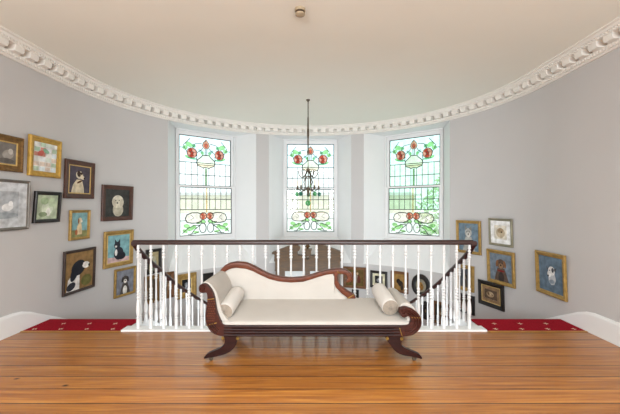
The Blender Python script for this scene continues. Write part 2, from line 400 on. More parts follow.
            for q in (0, 1):
                mx = lambda u: u if q == 0 else 1-u
                curl = [(.40, .56), (.33, .53), (.22, .53), (.13, .57), (.10, .65), (.13, .72), (.22, .745), (.33, .74), (.41, .70)]
                curl = [(mx(u), v) for u, v in curl]
                piece(curl, 'pink', 1); came(curl, .0045); came([(mx(.2), .57), (mx(.26), .63), (mx(.2), .68)], .003)
                rose(mx(.435), .60, .068, 'coral', 'rose')
                blob(mx(.43), .715, .05, .035, 'green', 1, 20); blob(mx(.35), .74, .05, .02, 'green', 1, -10)
                for (cx, cy, rx, ry, rot) in ((.13, .80, .06, .045, 20), (.2, .86, .07, .04, -20), (.1, .9, .05, .035, 40), (.27, .82, .05, .03, 50), (.3, .93, .06, .025, 10)):
                    blob(mx(cx), cy, rx, ry, 'green', 1, rot if q == 0 else -rot, lead=False)
                leadloop(ell(mx(.425), .85, .062, .10, 0, 18), .0045)
                came([(mx(.05), .95), (mx(.15), .84), (mx(.27), .79), (mx(.37), .79)], .0038); came([(mx(.2), .98), (mx(.27), .88), (mx(.36), .8)], .0038); came([(mx(.35), .92), (mx(.28), .96), (mx(.15), .97)], .0038)
        g.build('stained_glass', [glass_mat('glass_'+k, v) for k, v in glass_cols.items()], sash)
        L_.build('lead_came', M_lead, sash)
window(1, PHI[0], 'plain'); window(2, PHI[1], 'plain'); window(3, PHI[2], 'pale')

# ------------------------------------------------------------------ stairs
RI = 1.80
STEP = math.radians(8); RISE = .175
for sg in (-1, 1):
    m = MB()
    def X(x): return sg*x
    def blk(y0, y1, z):
        a, b = (X(RI), X(R)) if sg > 0 else (X(R), X(RI)); m.box((a, y0, z-.35), (b, y1, z))
    blk(3.42, 3.77, -.012); blk(3.77, YC, -RISE-.012)
    for k in range(9):
        z = -RISE*(k+2)-.012; t0 = PI/2-k*STEP; t1 = PI/2-(k+1)*STEP; tm = (t0+t1)/2
        pin = [arc(t, RI) for t in (t0, tm, t1)]; pout = [arc(t, R) for t in (t1, tm, t0)]
        poly = [(X(x), y) for x, y in pin+pout]; zb = max(z-.4, ZB)
        m.grid([[(x, y, zb) for x, y in poly], [(x, y, z) for x, y in poly]], 0, True, True)
    # white inner string covering the tread ends
    pts = [(RI, 3.5, 0.0), (RI, 3.77, 0.0), (RI, YC, -RISE)]+[(*arc(PI/2-k*STEP, RI), -RISE-RISE*k) for k in range(1, 10)]
    m.grid([[(X(x-.02), y, z+.015) for x, y, z in pts], [(X(x-.02), y, max(z-.42, ZB)) for x, y, z in pts]])
    o = struct(m.build('stair_flight', M_white))

    side = 'left' if sg < 0 else 'right'
    x0 = 1.902
    root = thing('stair_carpet', 'red patterned carpet on the stairs going down on the %s of the white balustrade' % side, 'carpet', (X(2.4), 3.43, 0), group='red stair carpets')
    m = MB()
    xa, xb = sorted((X(x0), X(R-.024)))
    m.box((xa, 3.43, -.0119), (xb, 3.79, .004)); m.box((xa, 3.77, -RISE-.0118), (xb, 3.79, 0)); m.box((xa, 3.77, -RISE-.0118), (xb, YC+.02, -RISE+.004))
    for k in range(8):
        z = -RISE*(k+2); t0 = PI/2-k*STEP; t1 = PI/2-(k+1)*STEP; tm = (t0+t1)/2
        poly = [(X(x), y) for x, y in [arc(t, x0) for t in (t0, tm, t1)]+[arc(t, R-.024) for t in (t1, tm, t0)]]
        m.grid([[(x, y, z-.0119) for x, y in poly], [(x, y, z+.004) for x, y in poly]], 0, True, True)
    for yy, xs in ((3.482, [2.02+.275*k for k in range(4)]), (3.64, [2.09+.285*k for k in range(3)])):
        for cx in xs:
            for an in range(4):
                a = PI/4+an*PI/2+.5; dx, dy = math.cos(a), math.sin(a); c = (X(cx), yy)
                m.face([(c[0], c[1], .0055), (c[0]+.013*dx-.007*dy, c[1]+.013*dy+.007*dx, .0055), (c[0]+.029*dx, c[1]+.029*dy, .0055), (c[0]+.013*dx+.007*dy, c[1]+.013*dy-.007*dx, .0055)], 1)
    m.build('carpet_pile', [M_carpet, M_motif], root)
    m = MB(); xa, xb = sorted((X(x0), X(R-.024))); m.box((xa, 3.405, 0), (xb, 3.43, .007)); m.build('threshold_strip', M_brass, root, bevel=.002)

# ------------------------------------------------------------------ balustrade of the landing
def baluster_mesh(h=.90):
    pr = [(.021, 0), (.021, .10), (.012, .108), (.023, .122), (.012, .136), (.021, .155), (.024, .20), (.021, .27), (.015, .325), (.010, .345), (.022, .362), (.010, .38), (.022, .398), (.010, .416), (.020, .432), (.012, .45),
          (.021, .468), (.011, .486), (.0135, .53), (.0105, .78), (.0105, .83), (.021, .846), (.010, .864), (.021, .882), (.010, .90), (.021, .918), (.010, .936), (.018, .95), (.015, .965), (.016, 1.0)]
    m = MB(); m.lathe([(r*.88, z*h) for r, z in pr], n=10)
    return m
YBAL = 3.475
bal = thing('balustrade', 'white turned balustrade with straight dark mahogany handrail along the landing edge', 'balustrade', (0, YBAL, 0))
m = MB(); m.box((-1.90, 3.42, -.3), (1.90, 3.545, .018)); m.build('base_board', M_white, bal, bevel=.004)
m = MB()
def rail_sweep(m, pts, w=.062, h=.048):
    sec = [(-.5, -.2), (-.42, -.5), (.42, -.5), (.5, -.2), (.46, .2), (.3, .45), (0, .52), (-.3, .45), (-.46, .2)]
    rows = []
    pts = [Vector(p) for p in pts]
    for i, p in enumerate(pts):
        t = (pts[min(i+1, len(pts)-1)]-pts[max(i-1, 0)]); t.z = 0; t = t.normalized() if t.length > 1e-6 else Vector((1, 0, 0))
        nrm = Vector((t.y, -t.x, 0))
        rows.append([p+nrm*a*w+Vector((0, 0, b*h)) for a, b in sec])
    m.grid(rows, 0, True, True)
rail_sweep(m, [(-1.80+3.572*k/20, YBAL, .921) for k in range(21)])
m.build('handrail', M_rail, bal, smooth=50)
b0 = baluster_mesh(.88).build('baluster', M_white, bal, off=(0, 0, 0), smooth=40)
BX0, BX1 = at(138.2, 0, YBAL)[0], at(469.3, 0, YBAL)[0]
for k in range(27):
    b = b0 if k == 0 else b0.copy()
    if k: C.objects.link(b); b.parent = bal
    b.location = (BX0+(BX1-BX0)*k/26, 0, .018)

# balustrades of the two stair flights
def spos(s):
    if s <= YC-YBAL: return RI, YBAL+s
    t = PI/2-(s-(YC-YBAL))/RI; return arc(t, RI)
def srail(s):
    L0 = YC-YBAL
    return .895-(.895-.50)*(s/L0)**.85 if s < L0 else .50-.70*(s-L0)
def stread(s):
    if s < 3.77-YBAL: return 0.015
    L0 = YC-YBAL
    if s < L0: return -RISE
    return -RISE*2-RISE*int((s-L0)/(RI*STEP))
for sg in (-1, 1):
    side = 'left' if sg < 0 else 'right'
    root = thing('stair_balustrade', 'curved stair balustrade with dark handrail sweeping down from the %s end of the landing' % side, 'balustrade', (sg*RI, YBAL, 0), group='stair balustrades')
    m = MB(); pts = []
    SM = YC-YBAL+RI*STEP*9
    for k in range(41):
        s = SM*k/40; x, y = spos(s); pts.append((sg*(x-.02), y, srail(s)))
    pts = [(sg*(RI-.02), YBAL-.03, .915)]+pts
    rail_sweep(m, pts, .056, .046); 
    m.build('handrail', M_rail, root, smooth=50)
    first = None; s = .10
    while s < SM-.05:
        x, y = spos(s); z0 = stread(s); h = srail(s)-.02-z0
        if first is None:
            first = baluster_mesh(1.0).build('baluster', M_white, root, off=(0, 0, 0), smooth=40); b = first
        else:
            b = first.copy(); C.objects.link(b); b.parent = root
        b.location = (sg*(x-.02)-sg*RI, y-YBAL, z0); b.scale = (1, 1, h)
        s += .118

# ------------------------------------------------------------------ chaise longue
D0 = 2.75
def fp(p, d=D0): x, _, z = at(p[0], p[1], d); return (x, z)
SO = (at(313, 0, D0)[0], 3.03, 0)
sofa = thing('chaise_longue', 'mahogany chaise longue with cream upholstery and scrolled ends in front of the balustrade', 'sofa', SO)
YF, YK = 2.75, 3.34
def sm_poly(pts, it=1):
    for _ in range(it):
        q = []
        for i in range(len(pts)):
            a, b = pts[i], pts[(i+1) % len(pts)]
            q += [(a[0]*.75+b[0]*.25, a[1]*.75+b[1]*.25), (a[0]*.25+b[0]*.75, a[1]*.25+b[1]*.75)]
        pts = q
    return pts
left_band = [(198.3, 289), (199.5, 292.5), (203, 293.4), (206.2, 292.4), (207.2, 296), (207, 302), (205.6, 311), (205, 318), (206.3, 325), (210, 331.5), (216, 335.4), (223, 336.8), (232, 336.8), (232, 325.5), (224, 325.3), (220.5, 322), (217.8, 316), (215.8, 309), (214.6, 300), (212.5, 292.5), (209, 287), (205.5, 284), (201.5, 283.6), (199, 286)]
right_band = [(399.2, 310.5), (401, 308), (404.2, 306.6), (410, 307.8), (416, 311), (420.5, 316), (422.2, 321.5), (421.5, 326.5), (418, 332), (412, 335.9), (404, 336.8), (394, 336.8), (394, 325.6), (405, 325.6), (409.8, 324), (411.3, 320.5), (410.3, 317.3), (408, 316.3), (405.5, 317.8), (402.5, 317.3), (400, 314.5)]
for band, nm in ((left_band, 'head_scroll'), (right_band, 'foot_scroll')):
    poly = [fp(p) for p in sm_poly(band)]
    m = MB(); m.prism(poly, YK-.05, YK); m.build(nm, M_mahog, sofa, bevel=.004, smooth=50)
    m = MB(); m.prism(poly, YF, YF+.055)
    o = m.build(nm, M_mahog, sofa, bevel=.004, smooth=50)
    if nm == 'head_scroll':
        bars = (((207.0, 299.6), (214.4, 298.6)), ((206.3, 325.6), (216.8, 322.8)))
        vol = ((202.6, 288.5, 3.2),)
    else:
        bars = (((411.6, 317.6), (421, 317.9)), ((399.2, 327), (402.2, 336.2)))
        vol = ((404.0, 311.8, 3.2),)
    for a, b in bars:
        (x0_, z0_), (x1_, z1_) = fp(a), fp(b); m = MB(); m.tube([(x0_, YF-.001, z0_), (x1_, YF-.001, z1_)], .0032, 6)
        m.build('gilt_inlay', M_gilt, o, off=SO)
    m = MB()
    for cx, cy, r in vol:
        x, z = fp((cx, cy)); pts = []
        for k in range(26):
            a = k*.5; rr = r/120*(1-k/28); pts.append((x+rr*math.cos(a), YF-.003, z+rr*math.sin(a)))
        m.tube(pts, .0045, 6); m.build('carved_volute', M_mahog, o, off=SO, smooth=60)
    m = MB()
    # reeding lines following the scroll
    inner = [(216.5, 334), (211.5, 330), (208.2, 324)] if nm == 'head_scroll' else [(405, 334.4), (411.5, 333.4), (416.5, 330), (419.3, 325), (419.8, 320), (417.5, 315.5), (413, 312), (408, 310)]
    for dq in (0, 1, 2):
        ref = (224, 322) if nm == 'head_scroll' else (405, 321)
        q = [(p[0]+(ref[0]-p[0])*dq*.16, p[1]+(ref[1]-p[1])*dq*.16) for p in inner]
        m.tube([(fp(p)[0], YF-.001, fp(p)[1]) for p in q], .006, 6)
    m.build('carved_reeding', M_mahog, o, off=SO, smooth=60)
    if nm == 'head_scroll':
        m = MB()
        for i in range(9):
            for j in range(4):
                py = 301.5+i*2.4; cx = 211.2-.08*i; px = cx-3.2+j*2.0+(1.0 if i % 2 else 0)
                x, z = fp((px, py)); m.ball((x, YF-.001, z), .0062, .006, .0075, 8)
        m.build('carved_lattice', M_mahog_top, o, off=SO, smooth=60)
# reeded seat rail
def reeds(y_front, sgn):
    z0, z1 = fp((0, 336.8))[1], fp((0, 325.5))[1]; n = 4; pr = []
    for i in range(n):
        zz0 = z0+(z1-z0)*i/n; hh = (z1-z0)/n
        for k in range(5):
            a = PI*k/4; pr.append((y_front-sgn*.012*math.sin(a), zz0+hh*(.5-.5*math.cos(a))))
    return pr
xl, xr = fp((224, 0))[0], fp((400, 0))[0]
for yf, sgn in ((YF+.006, 1), (YK-.006, -1)):
    m = MB(); pr = reeds(yf, sgn); pr = pr+[(yf+sgn*.05, pr[-1][1]), (yf+sgn*.05, pr[0][1])]
    m.grid([[(xl, y, z) for y, z in pr], [(xr, y, z) for y, z in pr]], 0, True, True)
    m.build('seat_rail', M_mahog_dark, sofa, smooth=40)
# sabre legs on castors
leg_l = [(222.5, 336.2), (224.2, 340.6), (223.9, 345), (219.3, 349.6), (212.5, 352.2), (206, 354.9), (202.9, 358.6), (203.6, 359.8), (207.2, 358.8), (214.5, 357.8), (224, 355.4), (231, 352), (235.2, 346.4), (236.7, 340.6), (237.2, 336.2)]
leg_r = [(385.2, 336.2), (386, 339.3), (390.5, 345.6), (395.3, 352), (401.4, 355.8), (411, 357.4), (418.3, 358.8), (422.3, 360), (423, 358.6), (420.7, 355.6), (415.8, 353.4), (408.6, 350.4), (403.4, 347.6), (401.8, 344.4), (403.8, 340.2), (404, 336.2)]
for leg, cast, ros in ((leg_l, 209.8, ((222.3, 338.6), (237.2, 339))), (leg_r, 415.6, ((387.6, 339.2), (402.2, 339.4)))):
    for yy in (YF+.012, YK-.062):
        poly = [fp(p) for p in sm_poly(leg)]
        m = MB(); m.prism(poly, yy, yy+.05)
        o = m.build('leg', M_mahog_dark, sofa, bevel=.006, smooth=50)
        m = MB(); x = fp((cast, 0))[0]; zt_ = fp((0, 358.5))[1]
        m.lathe([(.011, .03), (.011, zt_+.004)], (x, yy+.025, 0)); rows = []
        for dy in (-.009, -.006, .006, .009):
            r = .015 if abs(dy) > .008 else .0175; rows.append([(x+r*math.cos(2*PI*k/14), yy+.025+dy, .0175+r*math.sin(2*PI*k/14)) for k in range(14)])
        m.grid(rows, 0, True, True); m.build('castor', M_iron, o, off=SO, smooth=50)
        if yy < 3:
            for cx, cy in ros:
                m = MB(); x, z = fp((cx, cy)); m.ball((x, yy-.002, z), .007, .007, .007, 10)
                for k in range(8):
                    a = 2*PI*k/8; m.ball((x+.011*math.cos(a), yy, z+.011*math.sin(a)), .004, .004, .004, 8)
                m.build('gilt_rosette', M_gilt, o, off=SO, smooth=60)
# upholstered ends
pad_l = [(200.5, 290), (203, 292), (206.6, 291.5), (207.9, 296), (207.7, 302), (206.5, 311), (206, 318), (207.5, 324.5), (211.5, 330), (218, 333), (233, 333), (233, 325), (226, 321.5), (221.6, 315.5), (219, 308.5), (217.4, 300.5), (215, 293), (211.3, 287), (207, 283.2), (202.5, 282.6), (199.7, 285.6)]
pad_r = [(400.2, 310.5), (401.5, 306.4), (405, 303.6), (411, 304.8), (416.6, 309.6), (419.5, 316), (421.2, 321.5), (420.5, 326.5), (417, 331.4), (411, 334.9), (404, 335), (394, 335), (394, 326), (405, 324.8), (409, 321), (407, 317.4), (402.5, 317), (401, 314.5)]
for pad, nm in ((pad_l, 'head_cushion'), (pad_r, 'foot_cushion')):
    poly = [fp(p) for p in sm_poly(pad)]
    m = MB(); m.prism(poly, YF+.035, YK-.035); m.build(nm, M_fab, sofa, bevel=.008, smooth=50)
# seat
def seat_z(t): return [(.0, .306), (.0, .335), (.02, .352), (.06, .362), (.2, .378), (.38, .39), (.56, .395)][t]
xs0, xs1 = fp((221, 0))[0], fp((410, 0))[0]
prof_s = [(YF+.008, .306), (YF+.004, .322), (YF+.012, .335), (YF+.04, .343), (YF+.15, .354), (YF+.33, .378), (YK-.06, .392), (YK-.06, .306)]
def endround(f): return 1 if .03 < f < .97 else .975
m = MB(); rows = []
for k in range(13):
    f = k/12; x = xs0+(xs1-xs0)*f; dz = -.006 if k in (0, 12) else 0
    rows.append([(x, y+(.006 if k in (0, 12) and i < 3 else 0), z+(dz if z > .32 else 0)) for i, (y, z) in enumerate(prof_s)])
m.grid(rows, 0, True, True); m.build('seat_cushion', M_fab, sofa, smooth=45, bevel=.006)
# backrest
DB = 3.27
top = [(219, 272.5), (221.5, 268.6), (225, 265.2), (229, 263.2), (236.4, 261.8), (246, 262.8), (254, 266.2), (262, 270.7), (270, 274.4), (280, 277), (291, 278), (302.5, 277.2), (310, 275.3), (318, 272.7), (326, 270.4), (334, 269), (341, 268.8), (347, 270), (351.5, 273.6), (352.5, 278), (350.5, 281.8), (346.8, 282.8)]
bot = [(223.5, 274), (226, 271.5), (229, 269.6), (232, 268.6), (236.4, 268), (246, 269), (253, 271.4), (260.5, 275.2), (269, 279), (279, 281.6), (291, 282.7), (303, 281.9), (311, 279.6), (319, 276.9), (326.5, 274.8), (334, 274), (340, 273.8), (344.5, 274.6), (346.8, 276.3), (347, 278.2), (346.2, 279.4), (345.6, 280)]
m = MB(); rows = []
for a, b in zip(top, bot):
    (x0_, z0_), (x1_, z1_) = fp(a, DB), fp(b, DB); mx_, mz_ = (x0_+x1_)/2, (z0_+z1_)/2
    rows.append([(x1_, DB, z1_), (x1_*.9+x0_*.1, DB-.012, z1_*.9+z0_*.1), (mx_, DB-.016, mz_), (x1_*.1+x0_*.9, DB-.012, z1_*.1+z0_*.9), (x0_, DB, z0_), (x0_, DB+.055, z0_), (x1_, DB+.055, z1_)])
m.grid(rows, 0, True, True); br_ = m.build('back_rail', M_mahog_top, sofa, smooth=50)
sb_l = [(333.5, 271.5), (332.4, 276), (332.4, 280.7), (334.9, 287), (340.6, 293.2), (346.8, 297.9), (349.5, 303)]
sb_r = [(339.5, 272.5), (338, 276), (338, 280.7), (340.8, 285.8), (347.9, 291), (355, 295.3), (358, 303)]
m = MB(); rows = []
for a, b in zip(sb_l, sb_r):
    (x0_, z0_), (x1_, z1_) = fp(a, DB-.005), fp(b, DB-.005)
    rows.append([(x0_, DB, z0_), (x0_*.85+x1_*.15, DB-.018, z0_*.85+z1_*.15), ((x0_+x1_)/2, DB-.02, (z0_+z1_)/2), (x0_*.15+x1_*.85, DB-.018, z0_*.15+z1_*.85), (x1_, DB, z1_), (x1_, DB+.05, z1_), (x0_, DB+.05, z0_)])
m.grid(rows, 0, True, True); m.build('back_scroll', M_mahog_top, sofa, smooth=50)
for a, b in (((337, 271.2), (341, 274.6)), ((347.6, 298.6), (354, 294.6))):
    (x0_, z0_), (x1_, z1_) = fp(a, DB-.02), fp(b, DB-.02); m = MB(); m.tube([(x0_, DB-.021, z0_), (x1_, DB-.021, z1_)], .0035, 6)
    m.build('gilt_inlay', M_gilt, br_, off=SO)
m = MB(); rows = []
ups = [(222, 274)]+[p for p in bot[1:16]]
ups = ups+[(333.6, 276), (333.3, 281), (336, 287), (341, 293), (347, 297.5)]
for p in ups:
    x, z = fp((p[0], p[1]-1), DB); zb_ = .34; rows.append([(x, DB+.045, z), (x, DB-.0, z), (x, DB-.022, max(z-.03, zb_+.01)), (x, DB-.034, max((z+zb_)/2, zb_+.005)), (x, DB-.03, zb_), (x, DB+.045, zb_)])
m.grid(rows, 0, True, True); m.build('backrest', M_fab, sofa, smooth=50)

def bolster(a, b, r, label, w):
    a, b = Vector(a), Vector(b); root = thing('bolster_cushion', label, 'cushion', tuple((a+b)/2-Vector((0, 0, r))), group='cylindrical bolsters on the chaise longue')
    d = (b-a).normalized(); L = (b-a).length; m = MB()
    pts = []; rad = []
    for f, rr in ((0, .9), (.02, .97), (.06, 1), (.3, 1.01), (.5, 1.015), (.7, 1.01), (.94, 1), (.98, .97), (1, .9)): pts.append(a+d*L*f); rad.append(r*rr)
    m.tube(pts, rad, 24, cap=False); m.build('cover', M_fab_w, root, smooth=60)
    up = Vector((0, 0, 1)); s_ = d.cross(up).normalized(); u_ = s_.cross(d).normalized()
    for end, dr, nm in ((a, -d, 'gathered_end'), (b, d, 'gathered_end')):
        m = MB(); rows = []; n = 36
        for q in (.93, .7, .45, .2, .06):
            row = []
            for k in range(n):
                an = 2*PI*k/n; bump_ = (.004 if k % 2 else -.001)*(1-abs(q-.5)); row.append(end+dr*(.012*(1-(q)**2)*.6+bump_)+(s_*math.cos(an)+u_*math.sin(an))*r*q)
            rows.append(row)
        m.grid(rows, 0, True, True); o = m.build(nm, M_fab_end, root, smooth=70)
        m = MB(); c = end+dr*.012; m.ball(tuple(c), .009, .007, .009, 10); m.build('button', M_fab_end, o, off=tuple(root['_o']), smooth=60)
bolster(at(224.6, 311.6, 2.82), at(237.2, 292.8, 3.2), .071, 'pale linen bolster lying against the taller left scrolled end of the chaise longue', 1)
bolster(at(390.4, 307.6, 2.85), at(378.6, 289.6, 3.22), .073, 'pale linen bolster lying against the low right scrolled end of the chaise longue', 1)

# ------------------------------------------------------------------ chandelier
YCH = 5.16
ch = thing('chandelier', 'small bronze chandelier with green glass drops hanging in front of the middle window', 'chandelier', (0, YCH, ZC))
def zc(y): return CZ+(VY-y)/(F/YCH)
P_ = lambda r, a, z: (r*math.cos(a), YCH+r*math.sin(a), z)
m = MB(); m.lathe([(.03, ZC), (.03, ZC-.012), (.012, ZC-.03), (.006, ZC-.05)], (0, YCH, 0)); m.build('ceiling_rose', M_iron, ch, smooth=40)
m = MB(); m.tube([(0, YCH, ZC-.04), (0, YCH, zc(118))], .008, 8); m.build('rod', M_iron, ch, smooth=60)
m = MB(); m.lathe([(.006, zc(116)), (.012, zc(118)), (.013, zc(128)), (.018, zc(130)), (.018, zc(136)), (.013, zc(138)), (.011, zc(150)), (.022, zc(152)), (.007, zc(155)), (.007, zc(168)), (.02, zc(170)), (.007, zc(172)), (.007, zc(186)), (.03, zc(189)), (.02, zc(192)), (.007, zc(196))], (0, YCH, 0)); m.build('stem', M_iron, ch, smooth=60)
for k in range(5):
    a = 2*PI*k/5+PI/2; m = MB()
    pts = [P_(r, a, zc(y)) for r, y in ((.01, 168.5), (.04, 174), (.08, 177.5), (.12, 177), (.15, 174.5), (.162, 171.5), (.15, 170.5))]
    m.tube(pts, .0075, 6); m.build('upper_scroll', M_iron, ch, smooth=60)
    m = MB(); pts = [P_(r, a, zc(y)) for r, y in ((.02, 176), (.055, 179), (.07, 182), (.05, 186), (.06, 190), (.1, 191.5), (.14, 190), (.165, 188.5))]
    m.tube(pts, .0075, 6); arm = m.build('arm', M_iron, ch, smooth=60)
    m = MB(); m.lathe([(.006, zc(189.5)), (.022, zc(188.6)), (.024, zc(188.2)), (.012, zc(187.8)), (.015, zc(186.6)), (.015, zc(185.8))], P_(.175, a, 0)); m.build('drip_pan', M_iron, arm, off=(0, YCH, ZC), smooth=40)
    m = MB(); m.lathe([(.009, zc(186.5)), (.009, zc(181)), (.003, zc(180))], P_(.175, a, 0)); m.build('candle', M_candle, arm, off=(0, YCH, ZC), smooth=40)
    m = MB(); c = P_(.185, a, zc(194.2)); m.ball(c, .028, .028, .040, 10); m.lathe([(.004, zc(191.5)), (.004, zc(189))], P_(.185, a, 0), 6); m.build('glass_drop', glass_mat('green_drop_glass', 'a0dcb0', .5) if k % 2 else glass_mat('teal_drop_glass', '7fb8a8', .4), ch, smooth=60)
m = MB(); m.ball((0, YCH, zc(203)), .042, .042, .046, 14); m.lathe([(.006, zc(206.4)), (.006, zc(195))], (0, YCH, 0), 6); m.build('glass_finial', glass_mat('green_drop_glass', 'a0dcb0', .5), ch, smooth=60)

# smoke detector
sd = thing('smoke_detector', 'small round beige smoke detector on the ceiling near the top edge', 'smoke detector', (0, 2.78, ZC))
m = MB(); m.lathe([(.046, ZC), (.046, ZC-.018), (.042, ZC-.022)], (-.01, 2.78, 0), 20); m.build('base', mat('cream_plastic', 'a8977c', .5, var=.02), sd, smooth=40)
m = MB(); m.lathe([(.040, ZC-.022), (.040, ZC-.040)], (-.01, 2.78, 0), 20); m.build('vent_ring', mat('dark_plastic', '3f2f1a', .6, var=.05), sd, smooth=40)
m = MB(); m.lathe([(.042, ZC-.040), (.040, ZC-.05), (.025, ZC-.058)], (-.01, 2.78, 0), 20); m.build('cover', mat('cream_plastic', 'a8977c', .5, var=.02), sd, smooth=40)

# ------------------------------------------------------------------ cabinet with broken pediment below the middle window
XC, YCF, YCK = -.045, 6.62, 6.90
cab = thing('cabinet', 'tall brown wooden cabinet with broken pediment standing below the middle stained glass window', 'cabinet', (XC, YCF, ZB))
cz = lambda y: CZ-(y-VY)/F*YCF
m = MB(); m.box((XC-.64, YCF+.03, ZB), (XC+.64, YCK, cz(270))); m.build('body', M_cab, cab, bevel=.004)
m = MB(); m.box((XC-.655, YCF+.01, cz(270)), (XC+.655, YCK, cz(260.5))); m.box((XC-.67, YCF, cz(261.5)), (XC+.67, YCK, cz(259.5))); m.box((XC-.66, YCF+.0, cz(271.2)), (XC+.66, YCK, cz(269.8))); m.build('frieze', M_cab, cab, bevel=.003)
for sg in (-1, 1):
    poly = [(XC+sg*.665, cz(259.6)), (XC+sg*.665, cz(255)), (XC+sg*.70, cz(254)), (XC+sg*.70, cz(252)), (XC+sg*.26, cz(244.6)), (XC+sg*.19, cz(244.8)), (XC+sg*.165, cz(247.5)), (XC+sg*.17, cz(250.5)), (XC+sg*.205, cz(252)), (XC+sg*.20, cz(255)), (XC+sg*.02, cz(256)), (XC+sg*.02, cz(259.6))]
    m = MB(); m.prism(poly, YCF-.01, YCF+.14); 
    m.prism([(XC+sg*.71, cz(254.2)), (XC+sg*.71, cz(252.3)), (XC+sg*.26, cz(243.8)), (XC+sg*.26, cz(245.8))], YCF-.05, YCF+.14)
    m.tube([(XC+sg*.205, YCF-.03, cz(248.2)), (XC+sg*.205, YCF+.12, cz(248.2))], .055, 14)
    m.build('pediment', M_cab, cab, bevel=.003)
m = MB(); m.box((XC-.07, YCF, cz(256.5)), (XC+.07, YCF+.13, cz(250.2))); m.box((XC-.085, YCF-.012, cz(250.4)), (XC+.085, YCF+.14, cz(249.2))); m.lathe([(.05, cz(249.4)), (.02, cz(248.4)), (.055, cz(246.8)), (.03, cz(245.3)), (.01, cz(244))], (XC, YCF+.06, 0)); m.build('finial', M_cab, cab, smooth=30)
for sg in (-1, 1):
    m = MB(); x0_, x1_ = sorted((XC+sg*.005, XC+sg*.50)); z0_, z1_ = ZB+.9, cz(270.6)
    w_ = .045
    for a, b in (((x0_, z0_), (x0_+w_, z1_)), ((x1_-w_, z0_), (x1_, z1_)), ((x0_, z0_), (x1_, z0_+w_)), ((x0_, z1_-.012), (x1_, z1_))): m.box((a[0], YCF+.008, a[1]), (b[0], YCF+.032, b[1]))
    d_ = m.build('door', M_cab, cab)
    m = MB(); m.box((x0_+.02, YCF+.018, z0_+.02), (x1_-.02, YCF+.028, z1_-.006)); m.build('pane', M_pale, d_, off=tuple(cab['_o']))
    m = MB(); m.ball((XC+sg*.03, YCF, ZB+1.5), .014, .014, .014, 10); m.build('knob', M_gilt, d_, off=tuple(cab['_o']), smooth=60)
    m = MB(); x0_, x1_ = sorted((XC+sg*.52, XC+sg*.645)); m.box((x0_, YCF+.005, ZB), (x1_, YCF+.035, cz(270.5))); m.build('pilaster', M_cab, cab, bevel=.004)

# ------------------------------------------------------------------ pictures
def hit(px, r):
    t = (px-VX)/F; A = 1+t*t; B = -2*(YC+t*(-CX)) ; Cc = YC*YC+CX*CX-r*r     # X = CX + t*d on the half circle
    # (CX+t d)^2 + (d-YC)^2 = r^2
    B = 2*CX*t-2*YC; Cc = CX*CX+YC*YC-r*r
    d = (-B+math.sqrt(max(B*B-4*A*Cc, 0)))/(2*A)
    if d < YC: d = (math.copysign(r, t)-CX)/t
    return Vector((CX+t*d, d, 0))
FR = {
 'gold': (mat('gold_leaf_frame', 'a08044', .45, metal=.3, var=.25, scale=25), .055, .03),
 'bright': (mat('bright_gold_frame', 'b99342', .45, metal=.3, var=.2, scale=25), .06, .035),
 'oldgold': (mat('tarnished_gold_frame', '75552a', .45, metal=.35, var=.35, scale=30), .06, .03),
 'black': (mat('black_lacquer_frame', '17120f', .35, var=.2), .05, .03),
 'brown': (mat('brown_walnut_frame', '4a2c20', .4, var=.3, scale=12), .06, .03),
 'dark': (mat('dark_oak_frame', '33231c', .4, var=.3, scale=12), .035, .025),
 'silver': (mat('grey_silver_frame', '6f6a62', .4, metal=.3, var=.2), .03, .025),
 'olive': (mat('grey_green_frame', '85806a', .5, metal=.2, var=.2), .035, .025),
 'wood': (mat('carved_wood_frame', '6b4420', .5, var=.35, scale=20), .05, .03),
}
M_slip = mat('gilt_slip', 'c9ab6a', .4, metal=.4, var=.15, scale=30)
def colm(h):
    return mat('paint_'+h, h, .6, var=.3, scale=14, bump=.15, bscale=90, spec=.2)
def ring(m, w, h, prof, mi=0):      # rectangular frame from (inset, y) profile; wall at y=0, room side is -y
    rows = []
    for ins, y in prof:
        a, b = w/2-ins, h/2-ins; rows.append([(-a, y, -b), (a, y, -b), (a, y, b), (-a, y, b)])
    m.grid(rows, mi, True, False)
